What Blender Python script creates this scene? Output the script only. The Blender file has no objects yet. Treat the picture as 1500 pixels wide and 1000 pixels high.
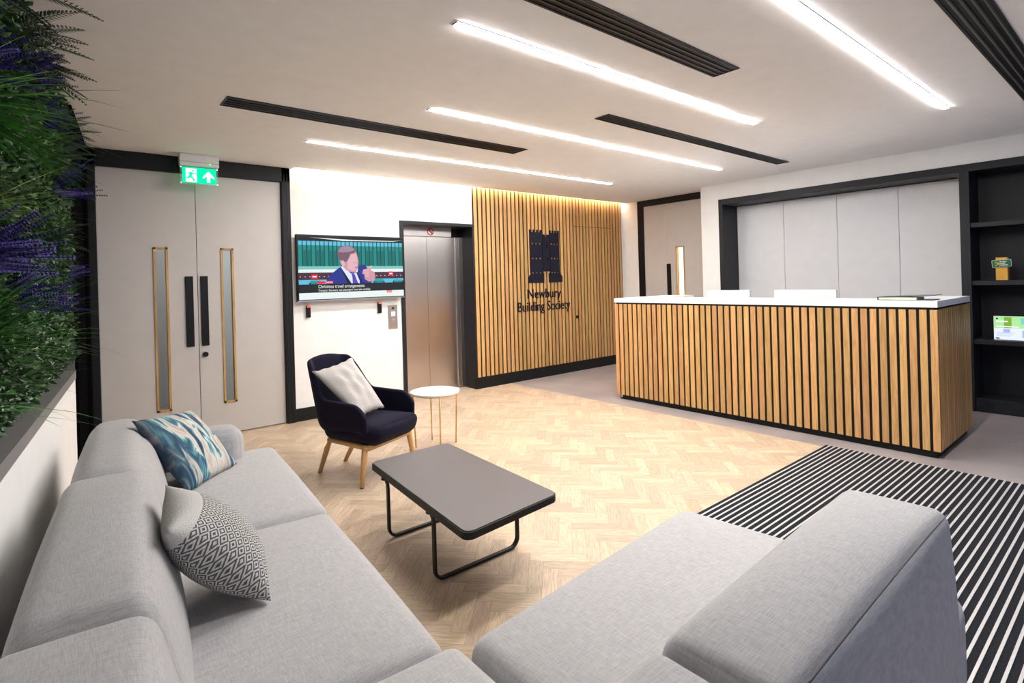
import bpy, bmesh, math, random
from mathutils import Vector, Matrix
R = random.Random(11)
scene = bpy.context.scene
COL = scene.collection
PI = math.pi

# ------------------------------------------------------------------ materials
def new_mat(name):
    m = bpy.data.materials.new(name); m.use_nodes = True
    nt = m.node_tree; b = nt.nodes['Principled BSDF']
    return m, nt, b
def simple(name, col, rough=.5, metal=0, spec=.5, bump=0, bscale=200, var=0, vscale=8, coat=0):
    m, nt, b = new_mat(name)
    b.inputs['Roughness'].default_value = rough; b.inputs['Metallic'].default_value = metal
    b.inputs['Specular IOR Level'].default_value = spec
    b.inputs['Base Color'].default_value = (*col, 1)
    if coat: b.inputs['Coat Weight'].default_value = coat
    tc = nt.nodes.new('ShaderNodeTexCoord')
    n = nt.nodes.new('ShaderNodeTexNoise'); n.inputs['Scale'].default_value = vscale; n.inputs['Detail'].default_value = 4
    nt.links.new(tc.outputs['Object'], n.inputs['Vector'])
    v = max(var, .02)
    r = nt.nodes.new('ShaderNodeValToRGB')
    r.color_ramp.elements[0].position = .3; r.color_ramp.elements[1].position = .7
    r.color_ramp.elements[0].color = (*[c*(1-v) for c in col], 1); r.color_ramp.elements[1].color = (*[min(1, c*(1+v)) for c in col], 1)
    nt.links.new(n.outputs['Fac'], r.inputs['Fac']); nt.links.new(r.outputs['Color'], b.inputs['Base Color'])
    if bump:
        n2 = nt.nodes.new('ShaderNodeTexNoise'); n2.inputs['Scale'].default_value = bscale; n2.inputs['Detail'].default_value = 2
        bp = nt.nodes.new('ShaderNodeBump'); bp.inputs['Strength'].default_value = bump; bp.inputs['Distance'].default_value = .002
        nt.links.new(tc.outputs['Object'], n2.inputs['Vector'])
        nt.links.new(n2.outputs['Fac'], bp.inputs['Height']); nt.links.new(bp.outputs['Normal'], b.inputs['Normal'])
    return m
def emit(name, col, s):
    m, nt, b = new_mat(name)
    b.inputs['Base Color'].default_value = (*[c*.5 for c in col], 1)
    b.inputs['Emission Color'].default_value = (*col, 1); b.inputs['Emission Strength'].default_value = s
    b.inputs['Roughness'].default_value = .6; b.inputs['Specular IOR Level'].default_value = .1
    return m
def wood(name, c1, c2, island=True, rough=.45, uv=False, gs=(14, 14, 1.2), vary=.35, lo=(0.75,)):
    m, nt, b = new_mat(name); L = nt.links; N = nt.nodes
    tc = N.new('ShaderNodeTexCoord'); mp = N.new('ShaderNodeMapping'); mp.inputs['Scale'].default_value = gs
    geo = N.new('ShaderNodeNewGeometry')
    add = N.new('ShaderNodeVectorMath'); add.operation = 'ADD'
    mul = N.new('ShaderNodeMath'); mul.operation = 'MULTIPLY'; mul.inputs[1].default_value = 37.0 if island else 0
    L.new(geo.outputs['Random Per Island'], mul.inputs[0])
    L.new(tc.outputs['UV' if uv else 'Object'], add.inputs[0]); L.new(mul.outputs[0], add.inputs[1])
    L.new(add.outputs[0], mp.inputs['Vector'])
    n = N.new('ShaderNodeTexNoise'); n.inputs['Scale'].default_value = 5; n.inputs['Detail'].default_value = 6; n.inputs['Distortion'].default_value = .6
    L.new(mp.outputs[0], n.inputs['Vector'])
    r = N.new('ShaderNodeValToRGB'); e = r.color_ramp.elements
    e[0].position = .32; e[0].color = (*c2, 1); e[1].position = .62; e[1].color = (*c1, 1)
    L.new(n.outputs['Fac'], r.inputs['Fac'])
    hs = N.new('ShaderNodeHueSaturation')
    if island:
        mr = N.new('ShaderNodeMapRange'); mr.inputs['To Min'].default_value = 1-vary; mr.inputs['To Max'].default_value = 1+vary*.45
        L.new(geo.outputs['Random Per Island'], mr.inputs['Value']); L.new(mr.outputs[0], hs.inputs['Value'])
        wn = N.new('ShaderNodeTexWhiteNoise'); wn.noise_dimensions = '1D'; L.new(mul.outputs[0], wn.inputs['W'])
        mh = N.new('ShaderNodeMapRange'); mh.inputs['To Min'].default_value = .491; mh.inputs['To Max'].default_value = .507
        L.new(wn.outputs['Value'], mh.inputs['Value']); L.new(mh.outputs[0], hs.inputs['Hue'])
    L.new(r.outputs['Color'], hs.inputs['Color']); L.new(hs.outputs['Color'], b.inputs['Base Color'])
    b.inputs['Roughness'].default_value = rough
    bp = N.new('ShaderNodeBump'); bp.inputs['Strength'].default_value = .15; bp.inputs['Distance'].default_value = .001
    L.new(n.outputs['Fac'], bp.inputs['Height']); L.new(bp.outputs['Normal'], b.inputs['Normal'])
    return m
def woven(name, c1, c2, s1=(420, 30, 420), s2=(30, 420, 30), rough=.9, sheen=.25):
    m, nt, b = new_mat(name); L = nt.links; N = nt.nodes
    tc = N.new('ShaderNodeTexCoord'); outs = []
    for s in (s1, s2):
        mp = N.new('ShaderNodeMapping'); mp.inputs['Scale'].default_value = s
        n = N.new('ShaderNodeTexNoise'); n.inputs['Scale'].default_value = 1; n.inputs['Detail'].default_value = 3
        L.new(tc.outputs['Object'], mp.inputs['Vector']); L.new(mp.outputs[0], n.inputs['Vector']); outs.append(n)
    ad = N.new('ShaderNodeMath'); ad.operation = 'ADD'
    L.new(outs[0].outputs['Fac'], ad.inputs[0]); L.new(outs[1].outputs['Fac'], ad.inputs[1])
    hf = N.new('ShaderNodeMath'); hf.operation = 'MULTIPLY'; hf.inputs[1].default_value = .5; L.new(ad.outputs[0], hf.inputs[0])
    r = N.new('ShaderNodeValToRGB'); e = r.color_ramp.elements
    e[0].position = .35; e[0].color = (*c2, 1); e[1].position = .62; e[1].color = (*c1, 1)
    L.new(hf.outputs[0], r.inputs['Fac']); L.new(r.outputs['Color'], b.inputs['Base Color'])
    b.inputs['Roughness'].default_value = rough; b.inputs['Specular IOR Level'].default_value = .15
    b.inputs['Sheen Weight'].default_value = sheen
    bp = N.new('ShaderNodeBump'); bp.inputs['Strength'].default_value = .25; bp.inputs['Distance'].default_value = .0015
    L.new(hf.outputs[0], bp.inputs['Height']); L.new(bp.outputs['Normal'], b.inputs['Normal'])
    return m
def leafmat(name, c1, c2, rough=.4, skew=0):
    m, nt, b = new_mat(name); L = nt.links; N = nt.nodes
    geo = N.new('ShaderNodeNewGeometry'); r = N.new('ShaderNodeValToRGB'); e = r.color_ramp.elements
    e[0].color = (*c2, 1); e[1].color = (*c1, 1)
    if skew: e[0].position = skew
    L.new(geo.outputs['Random Per Island'], r.inputs['Fac']); L.new(r.outputs['Color'], b.inputs['Base Color'])
    b.inputs['Roughness'].default_value = rough
    return m

M = {}
M['wall'] = simple('wall_paint', (.88, .875, .86), .8, var=.01, bump=.05, bscale=300)
M['ceil'] = simple('ceiling_paint', (.90, .895, .89), .9, var=.01)
M['black'] = simple('black_lacquer', (.006, .006, .0065), .5, spec=.3)
M['matte_black'] = simple('matte_black_paint', (.005, .005, .0055), 1, spec=0)
M['charcoal'] = simple('charcoal_laminate', (.013, .013, .017), .5, spec=.35)
M['door'] = simple('door_laminate', (.56, .53, .505), .45, var=.015)
M['white'] = simple('white_laminate', (.78, .78, .80), .35, var=.01)
M['counter'] = simple('white_solid_surface', (.88, .87, .87), .3, var=.01)
M['steel'] = simple('brushed_steel', (.62, .58, .56), .28, metal=1, bump=.06, bscale=400)
M['steel_plate'] = simple('steel_plate', (.55, .5, .46), .35, metal=1)
M['gold'] = simple('brass', (.72, .48, .16), .3, metal=1)
M['marble'] = simple('white_marble', (.86, .85, .83), .25, var=.05, vscale=10)
M['navy'] = simple('navy_velvet', (.005, .0038, .016), .85, spec=.15, bump=.1, bscale=500)
M['navy'].node_tree.nodes['Principled BSDF'].inputs['Sheen Weight'].default_value = .04
M['logo'] = simple('navy_acrylic', (.005, .0055, .016), .5, spec=.3)
M['table_top'] = simple('mauve_grey_laminate', (.092, .079, .083), .42, var=.02)
M['table_metal'] = simple('black_powder_coat', (.008, .0075, .0075), .5, spec=.3, bump=.05)
M['oak'] = wood('oak_slat', (.66, .385, .15), (.50, .265, .09), gs=(16, 16, 1.1), vary=.24)
M['beech'] = wood('beech_leg', (.66, .40, .17), (.56, .32, .12), island=False)
M['bead'] = wood('oak_bead', (.58, .36, .13), (.42, .24, .08), island=False)
M['floor_oak'] = wood('pale_oak_block', (.64, .495, .355), (.47, .35, .235), uv=True, gs=(3, 26, 1), vary=.20, rough=.42)
M['vinyl'] = simple('grey_stone_vinyl', (.33, .29, .285), .4, var=.16, vscale=2.2)
M['slab'] = simple('dark_joint', (.22, .16, .11), .8)
M['mat_dark'] = simple('charcoal_pile', (.018, .019, .023), 1, bump=.6, bscale=350, var=.6, vscale=260, spec=.1)
M['mat_bar'] = simple('aluminium_bar', (.62, .6, .6), .45, metal=.3)
M['sofa'] = woven('light_grey_weave', (.50, .492, .495), (.345, .339, .343))
M['seam'] = simple('dark_seam', (.1, .1, .105), .9)
M['linen'] = woven('linen', (.52, .49, .465), (.42, .39, .37), (300, 60, 300), (60, 300, 60))
M['plastic_black'] = simple('black_plastic', (.005, .005, .0055), .4, spec=.3)
M['plastic_white'] = simple('white_plastic', (.8, .8, .8), .4)
M['grey_frame'] = simple('grey_metal_trim', (.20, .19, .19), .5)
M['lamp'] = emit('strip_diffuser', (1.0, .975, .945), 46)
M['cove'] = emit('cove_led', (1.0, .80, .62), 30)
M['corr'] = emit('corridor_lamp', (.93, .97, 1.0), 3.2)
M['red_led'] = emit('red_led', (1, .06, .03), 1.2)
M['green_led'] = emit('green_led', (.05, 1, .3), 1.2)
M['side_lamp'] = emit('side_room_lamp', (1.0, .95, .85), 8)
M['exit_green'] = emit('exit_green', (.0, .72, .28), .5)
M['exit_white'] = emit('exit_white', (.75, 1, .92), .5)
M['vent_blade'] = simple('vent_blade_grey', (.03, .03, .034), .45)
M['vent_dark'] = simple('vent_black', (.006, .006, .007), .5, spec=.3)
M['paper_green'] = simple('page_edge', (.62, .72, .5), .8)
M['book_cover'] = simple('grey_green_cover', (.05, .065, .065), .3)
M['orange'] = simple('orange_card', (.75, .40, .05), .6)
M['sign_green'] = simple('sign_green', (.0, .13, .075), .4)
M['sign_yellow'] = simple('sign_yellow', (.7, .65, .05), .5)
M['sign_white'] = simple('sign_white', (.8, .85, .82), .5)
M['red'] = simple('sign_red', (.6, .02, .04), .5)
M['hatch'] = simple('hatch_gap', (.06, .03, .012), .8)
m, nt, b = new_mat('door_glass'); b.inputs['Base Color'].default_value = (.93, .96, .95, 1)
b.inputs['Transmission Weight'].default_value = 1; b.inputs['Roughness'].default_value = .03; b.inputs['IOR'].default_value = 1.1
b.inputs['Specular IOR Level'].default_value = .8; M['glass'] = m
m, nt, b = new_mat('clear_acrylic'); b.inputs['Base Color'].default_value = (.9, 1, .97, 1)
b.inputs['Transmission Weight'].default_value = .85; b.inputs['Roughness'].default_value = .05; b.inputs['IOR'].default_value = 1.2
M['acrylic'] = m
# plants
M['leaf_dark'] = leafmat('boxwood_leaf', (.06, .16, .03), (.012, .045, .012))
M['grass'] = leafmat('grass_blade', (.13, .46, .06), (.022, .12, .02))
M['grass_fine'] = leafmat('fine_grass_blade', (.10, .24, .05), (.02, .08, .018))
M['grass_yellow'] = leafmat('yellow_grass_blade', (.62, .75, .07), (.30, .48, .05))
M['fern'] = leafmat('fern_leaf', (.016, .06, .022), (.006, .025, .011))
M['lavender'] = leafmat('lavender_flower', (.12, .075, .42), (.03, .02, .15), .7)
M['stem'] = leafmat('stem_green', (.03, .08, .02), (.012, .035, .01))
M['leaf_pale'] = leafmat('variegated_leaf', (.60, .64, .46), (.02, .075, .022), skew=.55)
M['soil'] = simple('dark_planting_felt', (.006, .008, .005), .95)
# cushion prints
def art_mat():
    m, nt, b = new_mat('painted_print'); L = nt.links; N = nt.nodes
    tc = N.new('ShaderNodeTexCoord'); mp = N.new('ShaderNodeMapping'); mp.inputs['Scale'].default_value = (7.5, 1.8, 1); mp.inputs['Rotation'].default_value = (0, 0, .12)
    n = N.new('ShaderNodeTexNoise'); n.inputs['Scale'].default_value = 1.0; n.inputs['Detail'].default_value = 5; n.inputs['Distortion'].default_value = 1.0
    L.new(tc.outputs['UV'], mp.inputs['Vector']); L.new(mp.outputs[0], n.inputs['Vector'])
    r = N.new('ShaderNodeValToRGB'); cr = r.color_ramp
    cr.elements[0].position = .33; cr.elements[0].color = (.006, .02, .06, 1)
    cr.elements[1].position = .66; cr.elements[1].color = (.40, .33, .27, 1)
    for p, c in ((.405, (.02, .09, .16)), (.44, (.05, .20, .27)), (.475, (.14, .36, .40)), (.495, (.62, .60, .56)), (.545, (.60, .54, .47)), (.585, (.46, .42, .38))):
        e = cr.elements.new(p); e.color = (*c, 1)
    L.new(n.outputs['Fac'], r.inputs['Fac'])
    n2 = N.new('ShaderNodeTexNoise'); n2.inputs['Scale'].default_value = 3.1; n2.inputs['Detail'].default_value = 3; L.new(tc.outputs['UV'], n2.inputs['Vector'])
    sp = N.new('ShaderNodeSeparateXYZ'); L.new(tc.outputs['UV'], sp.inputs[0])
    # dark blue left and lower side of the print
    ma = N.new('ShaderNodeMapRange'); ma.inputs['From Min'].default_value = .22; ma.inputs['From Max'].default_value = .0; L.new(sp.outputs['X'], ma.inputs['Value'])
    m2 = N.new('ShaderNodeMath'); m2.operation = 'MULTIPLY'; L.new(ma.outputs[0], m2.inputs[0]); L.new(n2.outputs['Fac'], m2.inputs[1])
    m3 = N.new('ShaderNodeMath'); m3.operation = 'MULTIPLY'; m3.inputs[1].default_value = 1.9; m3.use_clamp = True; L.new(m2.outputs[0], m3.inputs[0])
    mx = N.new('ShaderNodeMix'); mx.data_type = 'RGBA'; mx.inputs['B'].default_value = (.008, .03, .07, 1)
    L.new(m3.outputs[0], mx.inputs['Factor']); L.new(r.outputs['Color'], mx.inputs['A']); L.new(mx.outputs['Result'], b.inputs['Base Color'])
    b.inputs['Roughness'].default_value = .7
    return m
def diamond_mat():
    m, nt, b = new_mat('diamond_weave'); L = nt.links; N = nt.nodes
    tc = N.new('ShaderNodeTexCoord'); sp = N.new('ShaderNodeSeparateXYZ'); L.new(tc.outputs['UV'], sp.inputs[0])
    def mth(op, a, v=None, c=None):
        n = N.new('ShaderNodeMath'); n.operation = op; L.new(a, n.inputs[0])
        if v is not None:
            if isinstance(v, (int, float)): n.inputs[1].default_value = v
            else: L.new(v, n.inputs[1])
        return n.outputs[0]
    ds = []
    for ax, k in (('X', 11.0), ('Y', 11.5)):
        f = mth('FRACT', mth('MULTIPLY', sp.outputs[ax], k)); ds.append(mth('ABSOLUTE', mth('SUBTRACT', f, .5)))
    d = mth('ADD', ds[0], ds[1])
    ring = mth('FRACT', mth('MULTIPLY', d, 3.0))
    line = mth('GREATER_THAN', ring, .52)
    up = mth('LESS_THAN', sp.outputs['Y'], .85)
    fac = mth('MULTIPLY', line, up)
    n = N.new('ShaderNodeTexNoise'); n.inputs['Scale'].default_value = 160; L.new(tc.outputs['UV'], n.inputs['Vector'])
    r = N.new('ShaderNodeValToRGB'); e = r.color_ramp.elements
    e[0].position = .35; e[0].color = (.36, .35, .33, 1); e[1].position = .55; e[1].color = (.64, .63, .60, 1); L.new(n.outputs['Fac'], r.inputs['Fac'])
    mx = N.new('ShaderNodeMix'); mx.data_type = 'RGBA'; mx.inputs['B'].default_value = (.085, .085, .09, 1)
    L.new(fac, mx.inputs['Factor']); L.new(r.outputs['Color'], mx.inputs['A']); L.new(mx.outputs['Result'], b.inputs['Base Color'])
    b.inputs['Roughness'].default_value = .9
    return m
M['art'] = art_mat(); M['diamond'] = diamond_mat()

# ------------------------------------------------------------------ geometry helpers
def V(*a): return Vector(a)
def box(bm, x0, x1, y0, y1, z0, z1):
    vs = [bm.verts.new((x, y, z)) for x in (x0, x1) for y in (y0, y1) for z in (z0, z1)]
    for f in ((0, 1, 3, 2), (4, 6, 7, 5), (0, 4, 5, 1), (2, 3, 7, 6), (0, 2, 6, 4), (1, 5, 7, 3)):
        bm.faces.new([vs[i] for i in f])
    return vs
def hexa(bm, bot, top):
    vs = [bm.verts.new(p) for p in bot] + [bm.verts.new(p) for p in top]
    n = len(bot)
    bm.faces.new(vs[:n][::-1]); bm.faces.new(vs[n:])
    for i in range(n): bm.faces.new((vs[i], vs[(i+1) % n], vs[n+(i+1) % n], vs[n+i]))
def frame_for(d):
    d = d.normalized(); a = V(0, 0, 1) if abs(d.z) < .9 else V(1, 0, 0)
    u = d.cross(a).normalized(); return u, d.cross(u).normalized()
def tube(bm, pts, r, n=10, caps=True):
    pts = [Vector(p) for p in pts]; rings = []
    for i, p in enumerate(pts):
        d = (pts[min(i+1, len(pts)-1)]-pts[max(i-1, 0)])
        u, w = frame_for(d)
        rr = r[i] if isinstance(r, (list, tuple)) else r
        rings.append([bm.verts.new(p+u*rr*math.cos(2*PI*k/n)+w*rr*math.sin(2*PI*k/n)) for k in range(n)])
    for a, b in zip(rings, rings[1:]):
        for k in range(n): bm.faces.new((a[k], a[(k+1) % n], b[(k+1) % n], b[k]))
    if caps: bm.faces.new(rings[0][::-1]); bm.faces.new(rings[-1])
def bar(bm, pts, w, h, up=V(0, 0, 1)):
    """rectangular section swept along a path lying in a vertical plane"""
    pts = [Vector(p) for p in pts]; rings = []
    d0 = (pts[-1]-pts[0]); 
    for i, p in enumerate(pts):
        d = (pts[min(i+1, len(pts)-1)]-pts[max(i-1, 0)]).normalized()
        side = V(0, 1, 0) if abs(d.y) < .5 else V(1, 0, 0)
        n = d.cross(side).normalized()
        rings.append([bm.verts.new(p+side*a*w/2+n*b_*h/2) for a, b_ in ((1, 1), (1, -1), (-1, -1), (-1, 1))])
    for a, b in zip(rings, rings[1:]):
        for k in range(4): bm.faces.new((a[k], a[(k+1) % 4], b[(k+1) % 4], b[k]))
    bm.faces.new(rings[0]); bm.faces.new(rings[-1][::-1])
def cyl(bm, c, r, h, n=32, axis='z'):
    c = Vector(c); d = {'z': V(0, 0, 1), 'y': V(0, 1, 0), 'x': V(1, 0, 0)}[axis]
    tube(bm, [c, c+d*h], r, n)
def prism(bm, poly, y0, y1, place):
    """polygon (a, z) extruded; place(a, z, depth) -> point"""
    lo = [bm.verts.new(place(a, z, y0)) for a, z in poly]; hi = [bm.verts.new(place(a, z, y1)) for a, z in poly]
    n = len(poly); bm.faces.new(lo); bm.faces.new(hi[::-1])
    for i in range(n): bm.faces.new((lo[i], hi[i], hi[(i+1) % n], lo[(i+1) % n]))
def soft_box(bm, bot, top, r=.06, puff=.015, n=12, size=None):
    """cushion: rounded box mapped into the hexahedron given by bot[4], top[4] (counter-clockwise)"""
    bot = [Vector(p) for p in bot]; top = [Vector(p) for p in top]
    sx = ((bot[1]-bot[0]).length+(top[1]-top[0]).length)/2; sy = ((bot[3]-bot[0]).length+(top[3]-top[0]).length)/2
    sz = sum((t-b).length for t, b in zip(top, bot))/4
    S = V(sx, sy, sz)/2; r = min(r, min(S)*.98)
    def tri(p):
        u, v, w = [(p[i]/S[i]+1)/2 for i in range(3)]
        f = lambda q: (q[0]*(1-u)+q[1]*u)*(1-v)+(q[3]*(1-u)+q[2]*u)*v
        return f(bot)*(1-w)+f(top)*w
    cache = {}
    def grid(sz_):
        k = n
        base = [-1+2*i/k for i in range(k+1)]
        return base
    g = grid(0)
    # non-uniform samples: dense near the edges
    def smp(s):
        a = r/s; c = [-1, -1+a*.12, -1+a*.3, -1+a*.6, -1+a]
        m = [-(1-a)+2*(1-a)*i/6 for i in range(1, 6)]
        return c+m+[-q for q in c[::-1]]
    G = [smp(S[i]) for i in range(3)]
    def vert(p):
        key = tuple(round(q, 5) for q in p)
        if key in cache: return cache[key]
        q = V(*[p[i]*S[i] for i in range(3)])
        core = V(*[max(-(S[i]-r), min(S[i]-r, q[i])) for i in range(3)])
        d = q-core
        if d.length > 1e-9:
            nz = [i for i in range(3) if abs(d[i]) > 1e-9]
            q2 = core+d.normalized()*r
        else: q2 = q
        # puff along the face normal
        for i in range(3):
            if abs(p[i]) > .999:
                o = [j for j in range(3) if j != i]
                q2[i] += math.copysign(puff, p[i])*(1-p[o[0]]**2)*(1-p[o[1]]**2)
        v = bm.verts.new(tri(q2)); cache[key] = v; return v
    for i in range(3):
        a, c = [j for j in range(3) if j != i]
        for s in (-1, 1):
            for x0, x1 in zip(G[a], G[a][1:]):
                for y0, y1 in zip(G[c], G[c][1:]):
                    q = []
                    for (x, y) in ((x0, y0), (x1, y0), (x1, y1), (x0, y1)):
                        p = [0, 0, 0]; p[i] = s; p[a] = x; p[c] = y; q.append(vert(p))
                    if len(set(q)) == 4:
                        try: bm.faces.new(q)
                        except ValueError: pass
def link(name, bm, mats, parent=None, smooth=False, loc=None):
    bmesh.ops.recalc_face_normals(bm, faces=bm.faces[:])
    me = bpy.data.meshes.new(name)
    org = Vector(loc) if loc is not None else (Vector(parent['_org']) if parent is not None and '_org' in parent else V(0, 0, 0))
    for v in bm.verts: v.co -= org
    if smooth:
        for f in bm.faces: f.smooth = True
    bm.to_mesh(me); bm.free()
    o = bpy.data.objects.new(name, me); COL.objects.link(o)
    for m in (mats if isinstance(mats, (list, tuple)) else [mats]): me.materials.append(M[m] if isinstance(m, str) else m)
    if parent is not None:
        o.parent = parent
        if loc is not None: o.location = org-Vector(parent['_org'])
    else: o.location = org
    o['_org'] = list(org)
    return o
def B(): return bmesh.new()
def thing(name, loc, label, cat, group=None):
    o = bpy.data.objects.new(name, None); COL.objects.link(o); o.location = loc; o['_org'] = list(loc); o.empty_display_size = .1
    return tag(o, label, cat, group)
def tag(o, label, cat, group=None, kind=None):
    o['label'] = label; o['category'] = cat
    if group: o['group'] = group
    if kind: o['kind'] = kind
    return o
def struct(o, label=None): 
    o['kind'] = 'structure'
    if label: o['label'] = label
    return o
def bevel(o, w=.004, s=2):
    md = o.modifiers.new('bevel', 'BEVEL'); md.width = w; md.segments = s; md.limit_method = 'ANGLE'; return o
def boxobj(name, mats, parent, *bs, bev=0):
    bm = B()
    for q in bs: box(bm, *q)
    o = link(name, bm, mats, parent)
    if bev: bevel(o, bev)
    return o
def text_bm(txt, size, place, depth=.004, align='CENTER', xs=1.0):
    cu = bpy.data.curves.new('t', 'FONT'); cu.body = txt; cu.size = size; cu.align_x = align; cu.extrude = depth/2; cu.resolution_u = 3
    o = bpy.data.objects.new('t', cu); me = bpy.data.meshes.new_from_object(o)
    bm = B(); bm.from_mesh(me)
    for v in bm.verts: v.co = place(v.co.x*xs, v.co.y, v.co.z)
    bpy.data.objects.remove(o); bpy.data.curves.remove(cu); bpy.data.meshes.remove(me)
    return bm
def join_bm(dst, src, mi=0):
    m = {}
    for v in src.verts: m[v] = dst.verts.new(v.co)
    for f in src.faces:
        try:
            nf = dst.faces.new([m[v] for v in f.verts]); nf.material_index = mi
        except ValueError: pass
    src.free()

# ------------------------------------------------------------------ room dimensions
YB = 5.79      # back wall face
XR = 6.84      # right wall face
ZC = 2.63      # ceiling
TH = math.radians(4.8); sT, cT = math.sin(TH), math.cos(TH)
def W(u, v, z): return V(u*cT+v*sT, -u*sT+v*cT, z)     # frame of the plant wall and long sofa leg
UW = -.349                                             # white face of the plant wall

# floor: oak blocks in herringbone, grey stone vinyl, in one mesh
bm = B(); uvl = bm.loops.layers.uv.new('UVMap')
def quad(pts, mi, uvs=None):
    f = bm.faces.new([bm.verts.new(p) for p in pts]); f.material_index = mi
    for i, l in enumerate(f.loops): l[uvl].uv = uvs[i] if uvs else (l.vert.co.x, l.vert.co.y)
    return f
XF = 4.67
w, n = .071, 4
c45 = math.cos(PI/4)
def herr(x, y): return V((x*c45-y*c45)*w, (x*c45+y*c45)*w, 0)
g = .007
for i in range(-70, 190):
    for j in range(-110, 130):
        k = (i-j) % (2*n)
        if k == 0: a = (i+g, j+g, i+n-g, j+1-g); al = True
        elif k == 2*n-1: a = (i+g, j+g, i+1-g, j+n-g); al = False
        else: continue
        pts = [herr(a[0], a[1]), herr(a[2], a[1]), herr(a[2], a[3]), herr(a[0], a[3])]
        c = sum(pts, V(0, 0, 0))/4
        if c.x > XF+.2 or c.x < -.7 or c.y < -2.6 or c.y > 6.2: continue
        uvs = [(0, 0), (.284, 0), (.284, .071), (0, .071)] if al else [(0, 0), (0, .071), (.284, .071), (.284, 0)]
        quad(pts, 0, uvs)
bmesh.ops.bisect_plane(bm, geom=bm.verts[:]+bm.edges[:]+bm.faces[:], plane_co=(XF, 0, 0), plane_no=(1, 0, 0), clear_outer=True)
quad([V(XF, -2.6, 0), V(9.2, -2.6, 0), V(9.2, 7.6, 0), V(XF, 7.6, 0)], 1)
quad([V(-1.2, -2.6, -.002), V(XF, -2.6, -.002), V(XF, 7.6, -.002), V(-1.2, 7.6, -.002)], 2)
quad([V(-1.2, 6.2, -.001), V(XF, 6.2, -.001), V(XF, 7.6, -.001), V(-1.2, 7.6, -.001)], 1)
me_floor = link('floor', bm, ['floor_oak', 'vinyl', 'slab']); struct(me_floor)

# ceiling with a light slot along the feature side of the back wall
bm = B()
box(bm, -1.2, 9.0, -2.6, 5.70, ZC, ZC+.03); box(bm, -1.2, 1.83, 5.70, YB, ZC, ZC+.03)
box(bm, -1.2, 9.0, 5.86, 7.6, ZC, ZC+.03)
box(bm, 1.75, 7.5, 5.60, 5.95, ZC+.16, ZC+.18); box(bm, 1.75, 7.5, 5.60, 5.62, ZC+.03, ZC+.17)
struct(link('ceiling', bm, 'ceil'))
# walls
bm = B()
box(bm, 1.80, 3.055, YB, YB+.12, 0, ZC+.17); box(bm, 3.055, 4.115, YB, YB+.12, 2.156, ZC+.17); box(bm, 4.115, 7.2, YB+.015, YB+.12, 0, ZC+.17)
box(bm, -.6, .04, YB, YB+.12, 0, ZC); box(bm, .04, 1.80, YB+.07, YB+.12, 2.58, ZC)
struct(link('wall_back', bm, 'wall'))
bm = B()
box(bm, 7.2, 7.32, 5.47, 5.92, 0, ZC+.17); box(bm, 7.2, 7.32, 3.9, 4.15, 0, ZC)
box(bm, XR, 7.2, 3.86, 4.13, 0, ZC); box(bm, XR, 7.32, -2.6, 3.86, 2.42, ZC)
box(bm, 7.24, 7.32, -2.6, 3.86, 0, 2.42)
struct(link('wall_right', bm, 'wall'))
bm = B()
box(bm, -1.2, -.2, -2.6, -2.5, 0, ZC); box(bm, -.2, 6.8, -2.6, -2.5, 2.45, ZC); box(bm, 6.8, 7.4, -2.6, -2.5, 0, ZC)
struct(link('wall_front', bm, 'wall'))
bm = B()
for x in (-.2, 1.5, 3.2, 4.9, 6.75): box(bm, x, x+.06, -2.58, -2.52, 0, 2.45)
box(bm, -.2, 6.8, -2.58, -2.52, 2.39, 2.45); box(bm, -.2, 6.8, -2.58, -2.52, 0, .06)
o = struct(link('window_1', bm, 'black')); 
boxobj('glass_pane', 'glass', o, (-.15, 6.8, -2.553, -2.547, .06, 2.39))
# left wall: white plinth wall below the planting, dark felt behind it
def wbox(bm, u0, u1, v0, v1, z0, z1):
    hexa(bm, [W(u0, v0, z0), W(u1, v0, z0), W(u1, v1, z0), W(u0, v1, z0)], [W(u0, v0, z1), W(u1, v0, z1), W(u1, v1, z1), W(u0, v1, z1)])
VE = 4.46
bm = B(); wbox(bm, UW-.2, UW, -2.6, VE, 0, .90); wbox(bm, UW-.2, UW-.13, -2.6, VE, .90, ZC)
struct(link('wall_left', bm, 'wall'))
bm = B()
wbox(bm, UW-.2, UW-.012, VE+.002, 5.80, 0, ZC-.001)
o = struct(link('trim_1', bm, 'matte_black'))
bm = B(); wbox(bm, UW-.012, UW+.015, VE+.05, 5.76, ZC-.1, ZC-.002)
for v0, v1 in ((VE+.05, VE+.12), (5.62, 5.70)): wbox(bm, UW-.012, UW+.015, v0, v1, 0, ZC-.1)
bevel(link('frame_moulding', bm, 'matte_black', o), .004)
# baseboards
boxobj('baseboard_back', 'black', None, (1.80, 3.05, YB-.018, YB, 0, .133), bev=.003)['kind'] = 'structure'
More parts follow.
